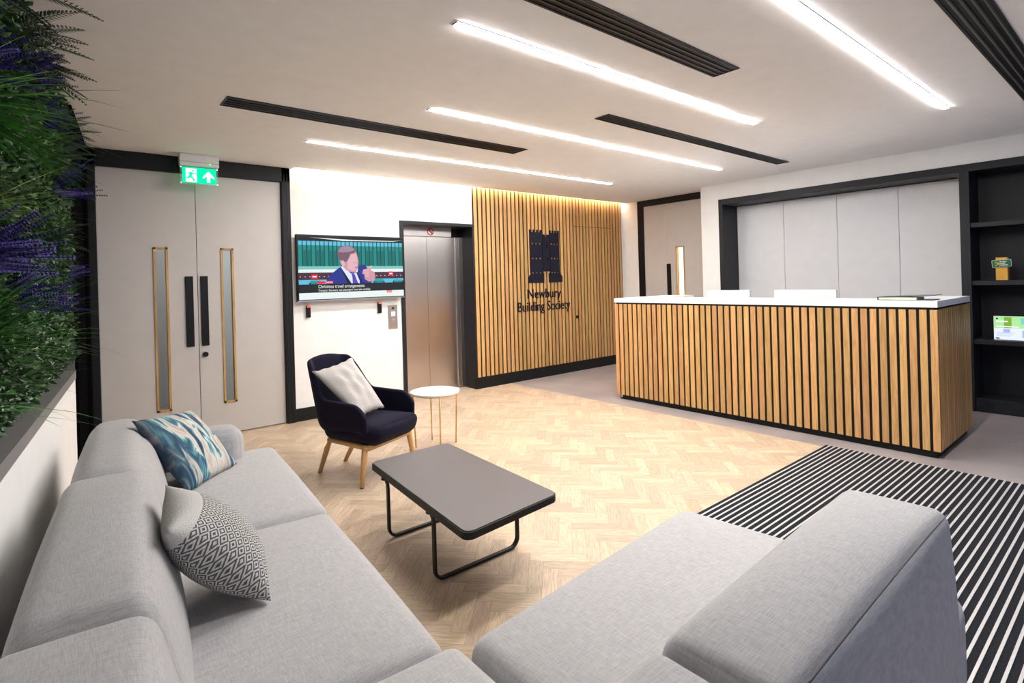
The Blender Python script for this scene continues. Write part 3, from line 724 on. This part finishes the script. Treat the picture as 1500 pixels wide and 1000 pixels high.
for k in range(4): crd(.05, .4-.03*k, .30-.05*k, .315-.05*k, 4, 2)
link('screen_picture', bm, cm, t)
# ------------------------------------------------------------------ entrance mat
mt = thing('entrance_mat', (3.2, .3, 0), 'charcoal and silver striped entrance mat between sofa and desk', 'mat')
boxobj('pile_base', 'mat_dark', mt, (1.9, 4.70, -2.3, 1.785, .0005, .007))
bm = B(); y = 1.785-.036
while y > -2.3:
    box(bm, 1.9, 4.70, y, y+.0105, .007, .0095); y -= .0362
link('metal_bars', bm, 'mat_bar', mt)
# ------------------------------------------------------------------ sofa
sf = thing('corner_sofa', (.75, 1.2, 0), 'light grey modular corner sofa wrapping the bottom of the photo', 'sofa')
def soft(name, bot, top, r=.06, puff=.015, mat='sofa'):
    bm = B(); soft_box(bm, bot, top, r, puff); return link(name, bm, mat, sf, smooth=True)
def wq(u0, u1, v0, v1, z): return [W(u0, v0, z), W(u1, v0, z), W(u1, v1, z), W(u0, v1, z)]
ZS = .43
# long leg: two seats, back bolsters, end arm
soft('seat_cushion', wq(-.24, .655, 1.305, 2.418, .06), wq(-.24, .665, 1.305, 2.418, ZS), .055, .02)
soft('seat_cushion', wq(-.24, .655, 2.426, 3.62, .06), wq(-.24, .672, 2.426, 3.62, ZS), .055, .02)
soft('backrest', wq(-.25, .10, 1.375, 2.43, .36), wq(-.23, .012, 1.375, 2.425, .757), .055, .022)
soft('backrest', wq(-.25, .10, 2.44, 3.60, .36), wq(-.22, .01, 2.435, 3.50, .745), .09, .022)
soft('armrest', wq(.06, .47, 3.40, 3.60, .36), wq(.06, .465, 3.40, 3.58, .615), .065, .012)
# corner unit
CRN = [V(.80, 1.245, 0), V(-.13, 1.30, 0)]
soft('corner_seat', [V(-.2, .35, .06), V(.80, .35, .06), V(.80, 1.255, .06), V(-.13, 1.31, .06)], [V(-.2, .35, ZS+.006), V(.80, .35, ZS+.006), V(.795, 1.25, ZS+.006), V(-.13, 1.31, ZS+.006)], .045, .016)
soft('corner_backrest', [W(-.25, .40, .36), W(.10, .40, .36), W(.10, 1.365, .36), W(-.25, 1.365, .36)], [W(-.25, .40, .74), W(.01, .40, .74), W(.012, 1.365, .75), W(-.25, 1.365, .75)], .045, .02)
soft('corner_backrest', [V(.04, .34, .36), V(.80, .345, .36), V(.80, .69, .36), V(.04, .66, .36)], [V(.04, .36, .745), V(.80, .365, .748), V(.80, .592, .748), V(.04, .565, .745)], .032, .015)
# short leg
soft('seat_cushion', [V(.815, .36, .06), V(2.13, .415, .06), V(2.02, 1.345, .06), V(.815, 1.25, .06)], [V(.815, .36, ZS), V(2.13, .415, ZS-.02), V(2.0, 1.345, ZS), V(.815, 1.25, ZS)], .065, .02)
soft('backrest', [V(.825, .345, .30), V(1.935, .385, .30), V(1.94, .75, .36), V(.825, .71, .36)], [V(.815, .37, .757), V(1.83, .385, .752), V(1.815, .64, .752), V(.805, .592, .757)], .042, .022)
bm = B()
def arc(a, b, sag, n_=14): return [a.lerp(b, i/n_)+V(0, 0, sag*4*(i/n_)*(1-i/n_)) for i in range(n_+1)]
tube(bm, arc(V(.84, .372, .752), V(1.785, .386, .7475), .006), .0022, 6)
link('piping', bm, 'seam', sf, smooth=True)
for p_ in ((-.02, 2.5), (.62, 2.5), (.2, 3.5), (.85, 3.5), (-.1, 1.4), (.65, 1.2), (0, .45), (.9, .45), (.95, 1.15), (1.95, .5), (1.9, 1.2)):
    bm = B(); cyl(bm, (*p_, .0005), .022, .07, 16); link('foot', bm, 'plastic_black', sf)
# ------------------------------------------------------------------ cushions
def pillow(name, c00, c10, c11, c01, th, mat, label, n_=26, pinch=.05, wr=0, seed=1):
    """four corners (lower left, lower right, upper right, upper left)"""
    c = [Vector(q) for q in (c00, c10, c11, c01)]; ctr = sum(c, V(0, 0, 0))/4
    nrm = ((c[1]-c[0]).cross(c[3]-c[0])).normalized(); rd = random.Random(seed)
    ph = [rd.uniform(0, 6) for _ in range(8)]
    bm = B(); uvl_ = bm.loops.layers.uv.new('UVMap'); gr = {}
    for s in (1, -1):
        for i in range(n_+1):
            for j in range(n_+1):
                u, v = i/n_, j/n_; edge = i in (0, n_) or j in (0, n_)
                if edge and s == -1: gr[(s, i, j)] = gr[(1, i, j)]; continue
                a, b_ = 2*u-1, 2*v-1
                ua = .5+(a*(1-pinch*(1-b_*b_)))/2; vb = .5+(b_*(1-pinch*(1-a*a)))/2
                p_ = (c[0]*(1-ua)+c[1]*ua)*(1-vb)+(c[3]*(1-ua)+c[2]*ua)*vb
                h = th/2*(max(0, 1-a**2)**.55)*(max(0, 1-b_**2)**.55)
                if wr: h += wr*math.sin(9*a+3*b_+ph[0])*math.sin(5*b_-2*a+ph[1])*(1-a*a)*(1-b_*b_)
                v_ = bm.verts.new(p_+nrm*h*s)
                if edge and wr: v_.co += V(0, 0, wr*.3*math.sin(14*(a+b_)+ph[2]))
                gr[(s, i, j)] = v_
        for i in range(n_):
            for j in range(n_):
                f = bm.faces.new((gr[(s, i, j)], gr[(s, i+1, j)], gr[(s, i+1, j+1)], gr[(s, i, j+1)])); f.smooth = True
                for l, (a, b_) in zip(f.loops, ((i, j), (i+1, j), (i+1, j+1), (i, j+1))): l[uvl_].uv = (a/n_, b_/n_)
    o = link(name, bm, mat, None, loc=tuple(ctr)); tag(o, label, 'cushion'); return o, c, ctr
o, c, ctr = pillow('cushion', (.415, 2.93, .45), (.69, 3.23, .45), (.50, 3.38, .755), (.215, 3.10, .795), .15, 'art', 'blue, teal and cream painterly cushion in the far corner of the sofa', wr=.006, seed=3)
o, c, ctr = pillow('cushion', (.452, 1.735, .458), (.475, 2.05, .47), (.225, 2.03, .785), (.182, 1.69, .768), .20, 'diamond', 'grey and white diamond-patterned cushion leaning on the sofa back', pinch=.06, seed=5)
# ------------------------------------------------------------------ coffee table
ct = thing('coffee_table', (1.55, 2.4, 0), 'low mauve-grey coffee table on black sled legs', 'coffee table')
TC = [V(1.226, 1.828, 0), V(1.794, 1.872, 0), V(1.856, 2.955, 0), V(1.322, 2.946, 0)]
def rounded(cs, r, inset=0, n_=6):
    out = []; ctr_ = sum(cs, V(0, 0, 0))/4
    for i in range(4):
        p_, a, b_ = cs[i], cs[i-1], cs[(i+1) % 4]
        da, db = (a-p_).normalized(), (b_-p_).normalized(); q = p_+(da+db)*inset
        ce = q+(da+db)*r
        for k in range(n_+1):
            t_ = k/n_*PI/2; d_ = -(db*math.cos(t_)+da*math.sin(t_))
            out.append(ce+d_*r)
    return out
def slab(cs, r, inset, z0, z1):
    bm = B(); q = rounded(cs, r, inset); hexa(bm, [V(p_.x, p_.y, z0) for p_ in q], [V(p_.x, p_.y, z1) for p_ in q]); return bm
o = link('edge_rim', slab(TC, .045, 0, .344, .3765), 'table_metal', ct); bevel(o, .003)
o = link('tabletop', slab(TC, .042, .006, .3765, .381), 'table_top', ct); bevel(o, .0015)
for yl, xa, xb in ((2.205, 1.298, 1.80), (2.752, 1.338, 1.828)):
    pts = []; r = .05; z0 = .009
    pts += [V(xa-.035, yl, .339), V(xa-.012, yl, .332), V(xa-.002, yl, .30), V(xa, yl, .27), V(xa, yl, z0+r)]
    pts += [V(xa+r-r*math.cos(t_*PI/12), yl, z0+r-r*math.sin(t_*PI/12)) for t_ in range(1, 7)]
    pts += [V(xb-r+r*math.sin(t_*PI/12), yl, z0+r-r*math.cos(t_*PI/12)) for t_ in range(0, 7)]
    pts += [V(xb, yl, .27), V(xb+.002, yl, .30), V(xb+.012, yl, .332), V(xb+.035, yl, .339)]
    bm = B(); bar(bm, pts, .022, .014); o = link('sled_leg', bm, 'table_metal', ct); bevel(o, .002)
# ------------------------------------------------------------------ side table
st = thing('side_table', (2.43, 4.03, 0), 'small round white marble side table on slim brass legs', 'side table')
bm = B(); cyl(bm, (2.435, 4.055, .455), .212, .016, 56); o = link('tabletop', bm, 'marble', st); bevel(o, .003)
bm = B()
ringp = [V(2.435+.19*math.cos(2*PI*k/40), 4.055+.19*math.sin(2*PI*k/40), .449) for k in range(41)]
tube(bm, ringp, .005, 8, False); link('top_ring', bm, 'gold', st, smooth=True)
yaw = .6881
for k in range(4):
    a = math.radians(20+90*k)-yaw
    d_ = V(math.cos(a), math.sin(a), 0); c_ = V(2.435, 4.055, 0)
    bm = B(); tube(bm, [c_+d_*.175+V(0, 0, .0), c_+d_*.192+V(0, 0, .452)], [.006, .0065], 10); link('leg', bm, 'gold', st, smooth=True)
# ------------------------------------------------------------------ lounge chair
CO = V(1.705, 3.855, 0); ff = V(.385, -.923, 0); ff.normalize(); rr_ = V(-ff.y, ff.x, 0)
def K(a, b_, z): return CO+rr_*a+ff*b_+V(0, 0, z)
ch = thing('lounge_chair', tuple(CO), 'navy velvet lounge chair with beech legs beside the side table', 'armchair')
# tub shell: arms and back in one sheet
bm = B(); nu, nh = 40, 10; G = []
def sm(x, a, b_): 
    t_ = max(0, min(1, (x-a)/(b_-a))); return t_*t_*(3-2*t_)
for i in range(nu+1):
    t_ = -1+2*i/nu; at = abs(t_); sg_ = 1 if t_ >= 0 else -1
    # plan: straight arm, rounded corner, straight back
    if at > .62: k = (at-.62)/.38; a0 = .238+.012*k; b0 = -.14+.40*k
    elif at > .36:
        k = (at-.36)/.26*PI/2; a0 = .152+.086*math.sin(k); b0 = -.26+.12*(1-math.cos(k))
    else: a0 = .152*at/.36; b0 = -.26
    top = .87-.02*(at/.36)**4 if at < .36 else .85
    top = .85*(1-sm(at, .43, .61))+.585*sm(at, .43, .61) if at >= .36 else .87-.02*(at/.36)**2
    if at > .60: top = .585-.015*(at-.6)/.4
    if at > .90: top = .572-.09*((at-.90)/.10)**2
    col = []
    for j in range(nh+1):
        h = j/nh; z = .275+(top-.275)*h
        tuck = (1-sm(h if at > .6 else (z-.275)/.25, 0, .45))*.09
        lean = max(0, z-.36)*.30*(1-sm(at, .30, .72)); flare = max(0, z-.3)*.07*sm(at, .3, .7)
        a_ = (a0-tuck*(a0/.28))*sg_+sg_*flare; b_ = b0-lean+tuck*(1 if at < .62 else .2)
        col.append(bm.verts.new(K(a_, b_, z)))
    G.append(col)
for i in range(nu):
    for j in range(nh): bm.faces.new((G[i][j], G[i+1][j], G[i+1][j+1], G[i][j+1]))
o = link('shell', bm, 'navy', ch, smooth=True)
md = o.modifiers.new('thick', 'SOLIDIFY'); md.thickness = .038; md.offset = 0
md = o.modifiers.new('sub', 'SUBSURF'); md.levels = 2; md.render_levels = 2
bm = B()
soft_box(bm, [K(-.20, -.22, .27), K(.20, -.22, .27), K(.235, .30, .275), K(-.235, .30, .275)], [K(-.225, -.24, .405), K(.225, -.24, .405), K(.265, .335, .425), K(-.265, .335, .425)], .06, .02)
link('seat', bm, 'navy', ch, smooth=True)
LG = [(-.268, .207, -.215, .20), (.275, .235, .225, .22), (-.16, -.315, -.165, -.18), (.118, -.335, .165, -.18)]
for xa, ya, xb, yb in LG:
    bm = B()
    tube(bm, [K(xa, ya, .004), K(xa*.35+xb*.65, ya*.35+yb*.65, .20), K(xb, yb, .285)], [.015, .021, .024], 14); lg = link('leg', bm, 'beech', ch, smooth=True)
    bm = B(); cyl(bm, tuple(K(xa, ya, 0)), .0145, .006, 14); link('glide', bm, 'plastic_black', lg)
bm = B()
tube(bm, [K(-.225, .237, .267), K(.225, .237, .267)], .02, 12); tube(bm, [K(-.17, -.20, .265), K(.17, -.20, .265)], .017, 12)
for s in (-1, 1): tube(bm, [K(s*.225, .235, .267), K(s*.17, -.20, .265)], .018, 12)
link('rail', bm, 'beech', ch, smooth=True)
cc = [K(-.20, .135, .462), K(.105, .10, .468), K(.095, -.215, .835), K(-.245, -.275, .775)]
o, c, ctr = pillow('cushion', *[tuple(q) for q in cc], .13, 'linen', 'plain oatmeal linen cushion leaning in the navy chair', pinch=.07, wr=.012, seed=9)

# ------------------------------------------------------------------ plant wall
pw = thing('planter_frame', tuple(W(UW-.04, 2.0, .9)), 'grey metal frame and dark felt holding the plants on the left wall', 'planter')
bm = B(); wbox(bm, UW-.128, UW+.004, -2.5, VE, .90, .905); wbox(bm, UW-.004, UW+.004, -2.5, VE, .855, .90); wbox(bm, UW-.128, UW, VE-.006, VE, .905, 2.6)
link('metal_trim', bm, 'grey_frame', pw)
bm = B(); wbox(bm, UW-.128, UW-.085, -2.4, VE-.01, .91, 2.6); link('planting_felt', bm, 'soil', pw)
UB = UW-.085
def leaf_quad(bm, p, d, w_, ln, up):
    d = d.normalized(); s = d.cross(up).normalized()*w_; tip = p+d*ln; mid = p+d*ln*.5+up*ln*.06
    a = bm.verts.new(p); b_ = bm.verts.new(mid+s); c_ = bm.verts.new(tip); e = bm.verts.new(mid-s); bm.faces.new((a, b_, c_, e))
def rv(a=1): return V(R.uniform(-a, a), R.uniform(-a, a), R.uniform(-a, a))
OUT = V(cT, -sT, 0); ALO = V(sT, cT, 0); UP = V(0, 0, 1)
bm = B()
for _ in range(24000):
    v = R.uniform(-.9, VE-.02); z = R.uniform(.93, 2.57); d_ = R.uniform(0, .03 if z < 1.0 else .10)
    p_ = W(UB+d_, v, z); dr = OUT*R.uniform(.3, 1)+rv(.9); leaf_quad(bm, p_, dr, R.uniform(.005, .011), R.uniform(.02, .045), rv().normalized())
tag(link('boxwood_foliage', bm, 'leaf_dark'), 'dense small dark green leaves covering the plant wall', 'foliage', kind='stuff')
bm = B()
for _ in range(9000):
    v = R.uniform(.6, VE-.03); z = .92+abs(R.gauss(0, .2)); d_ = R.uniform(.0, .03 if z < 1.0 else .09)
    if z > 1.5: continue
    p_ = W(UB+d_, v, z); leaf_quad(bm, p_, OUT*R.uniform(.2, 1)+rv(.9), R.uniform(.003, .007), R.uniform(.010, .024), rv().normalized())
tag(link('variegated_foliage', bm, 'leaf_pale'), 'cream-edged small leaves along the bottom of the plant wall', 'foliage', kind='stuff')
def blade(bm, p, d, ln, w_, droop, seg=6, fold=0):
    d = d.normalized(); s = d.cross(UP); s = s.normalized() if s.length > .1 else ALO
    prev = None; q = p.copy(); dd = d.copy()
    for i in range(seg+1):
        k = i/seg; ww = w_*(1-k**1.6)*(.6+.4*min(1, k*4))+.0004
        a = bm.verts.new(q-s*ww); c_ = bm.verts.new(q+s*ww)
        if prev: bm.faces.new((prev[0], prev[1], c_, a))
        prev = (a, c_); q = q+dd*(ln/seg); dd = (dd-UP*droop/seg).normalized()
def grass(v, z, n_, ln, w_, mat, label, spread=.8, lift=.35, droop=.7, along=0., grp=None, name='grass_tuft'):
    bm = B(); p0 = W(UB+.03, v, z)
    for _ in range(n_):
        d_ = OUT*R.uniform(.5, 1)+ALO*(R.uniform(-spread, spread)+along)+UP*(lift+R.uniform(-spread, spread)*.8)
        blade(bm, p0+rv(.02), d_, ln*R.uniform(.6, 1.1), w_*R.uniform(.7, 1.2), droop*R.uniform(.3, 1.4))
    o = link(name, bm, mat, None, loc=tuple(p0)); return tag(o, label, 'plant', grp)
def lav(v, z, n_, ln, label, lift=.5, along=0., spread=.5):
    p0 = W(UB+.03, v, z); bs = B(); bf = B()
    for _ in range(n_):
        d_ = (OUT*R.uniform(.5, 1)+ALO*(R.uniform(-spread, spread)+along)+UP*(lift+R.uniform(-spread, spread))).normalized(); L_ = ln*R.uniform(.6, 1.1)
        q0 = p0+rv(.025); q1 = q0+d_*L_
        tube(bs, [q0, q1], .0012, 4)
        for k in range(15):
            t_ = .42+.58*k/14; c_ = q0.lerp(q1, t_); r_ = .011*(1-.55*(k/14))
            u_, w__ = frame_for(d_)
            for m_ in range(5):
                a = 2*PI*m_/5+k*.6; e = (u_*math.cos(a)+w__*math.sin(a))
                leaf_quad(bf, c_, e+d_*.7, .0042, r_*1.35, d_)
    o = link('lavender_plant', bf, 'lavender', None, loc=tuple(p0)); tag(o, label, 'plant', 'lavender on the plant wall')
    link('stems', bs, 'stem', o)
def fern(v, z, n_, ln, label, along=0., lift=.2, spread=.6):
    bm = B(); p0 = W(UB+.03, v, z)
    for _ in range(n_):
        d_ = (OUT*R.uniform(.6, 1)+ALO*(R.uniform(-spread, spread)+along)+UP*(lift+R.uniform(-spread, spread))).normalized(); L_ = ln*R.uniform(.7, 1.1)
        q = p0+rv(.02); dd = d_.copy(); sd = dd.cross(UP).normalized(); nn_ = 20; pts = [q.copy()]
        for k in range(nn_):
            q = q+dd*(L_/nn_); dd = (dd-UP*.5/nn_).normalized(); pts.append(q.copy())
            l_ = .05*math.sin(PI*(.12+.86*k/nn_))
            for s in (-1, 1): leaf_quad(bm, q, sd*s+dd*.55, .0045, l_, UP)
        tube(bm, pts, .0012, 4)
    o = link('fern', bm, 'fern', None, loc=tuple(p0)); tag(o, label, 'plant', 'ferns on the plant wall')
lav(2.12, 2.06, 14, .20, 'purple lavender clump at the top left of the plant wall, highest and nearest')
lav(2.95, 2.26, 12, .20, 'purple lavender clump hanging among the dark ferns near the ceiling', along=.1)
lav(3.25, 2.20, 14, .20, 'purple lavender clump just below the dark ferns', along=.2)
lav(1.95, 1.50, 26, .24, 'large purple lavender clump below the yellow-green grass', lift=.3)
lav(3.55, 1.90, 34, .25, 'largest purple lavender clump, spilling over the black door frame', lift=.35)
lav(4.2, 2.22, 12, .18, 'purple lavender clump at the far end, level with the exit sign')
lav(2.4, 1.40, 18, .20, 'purple lavender clump in the middle of the plant wall above the dark grass', lift=.3)
lav(3.35, 1.34, 18, .20, 'lowest purple lavender clump, near the far end of the plant wall', lift=.3)
lav(4.1, 1.50, 14, .18, 'small purple lavender clump at the far end beside the black door frame', lift=.3)
grass(1.85, 1.86, 70, .36, .009, 'grass', 'tuft of broad bright green grass in the upper part of the plant wall', along=.5, lift=.25, spread=.55)
grass(2.1, 1.62, 90, .27, .003, 'grass_fine', 'fine green grass tuft around the yellow-green grass', along=.4, lift=.45, spread=.6)
grass(2.3, 1.66, 26, .26, .005, 'grass_yellow', 'yellow-green grass tuft, the brightest plant on the wall', along=.1, lift=.3, spread=.5)
grass(1.9, 1.24, 80, .40, .007, 'grass', 'tuft of dark green grass low on the plant wall at the left edge', along=.35, lift=.5, spread=.5)
grass(1.8, 1.12, 7, .36, .009, 'grass', 'few bright arching strap leaves near the bottom of the plant wall', along=.4, lift=.15, spread=.4, droop=1.2, name='strap_leaf_plant')
grass(3.0, 1.70, 80, .22, .003, 'grass_fine', 'fine grass tuft in front of the largest lavender clump', along=.1, lift=.35, spread=.7)
grass(3.0, 1.98, 50, .30, .005, 'grass', 'dark grass tuft between the ferns and the largest lavender', along=.1, lift=.2, spread=.6)
grass(3.8, 1.62, 60, .17, .003, 'grass_fine', 'fine grass tuft at the far end between two lavender clumps', along=0, lift=.2, spread=.7)
grass(2.5, 1.10, 40, .24, .004, 'grass_fine', 'short fine grass tuft above the cream-edged leaves', along=.1, lift=.5, spread=.6)
fern(2.45, 2.42, 8, .30, 'dark fern at the very top of the plant wall under the ceiling')
fern(2.75, 2.36, 9, .28, 'dark fern second from the top of the plant wall, over white ceiling')
fern(3.05, 2.38, 9, .26, 'dark fern just above the lavender near the ceiling')
fern(4.15, 2.34, 9, .22, 'dark fern at the far top end of the plant wall')
fern(3.75, 2.12, 9, .22, 'dark fern left of the exit sign, above the largest lavender')
fern(3.5, 1.66, 9, .24, 'green fern below the largest lavender clump')
fern(2.0, 2.36, 9, .30, 'dark fern at the top left corner of the photo')
# ------------------------------------------------------------------ world, camera, output
wd = bpy.data.worlds.new('world'); scene.world = wd; wd.use_nodes = True
bg = wd.node_tree.nodes['Background']; bg.inputs['Color'].default_value = (.50, .62, 1.0, 1); bg.inputs['Strength'].default_value = .3
F, PX, PY, YAW, ROLL = 791.69, 750., 411.47, .6881, .0280
f = V(math.sin(YAW), math.cos(YAW), 0); r = V(math.cos(YAW), -math.sin(YAW), 0); d = V(0, 0, -1)
cr, sr = math.cos(ROLL), math.sin(ROLL)
right = r*cr+d*sr; down = d*cr-r*sr
cam = bpy.data.cameras.new('camera'); cam.sensor_width = 36; cam.sensor_fit = 'HORIZONTAL'; cam.lens = F/1500*36
cam.shift_x = 0; cam.shift_y = (PY-500)/1500; cam.clip_start = .02
co = bpy.data.objects.new('camera', cam); COL.objects.link(co)
mw = Matrix.Identity(4)
for i in range(3): mw[i][0] = right[i]; mw[i][1] = -down[i]; mw[i][2] = -f[i]
mw[0][3], mw[1][3], mw[2][3] = 0, 0, 1.4
co.matrix_world = mw; scene.camera = co
for o in scene.objects:
    if '_org' in o: del o['_org']
vs = scene.view_settings; vs.view_transform = 'Standard'; vs.look = 'None'; vs.gamma = 1; vs.exposure = 1.66; vs.use_curve_mapping = False
scene.cycles.use_denoising = True; scene.cycles.max_bounces = 8; scene.cycles.diffuse_bounces = 5
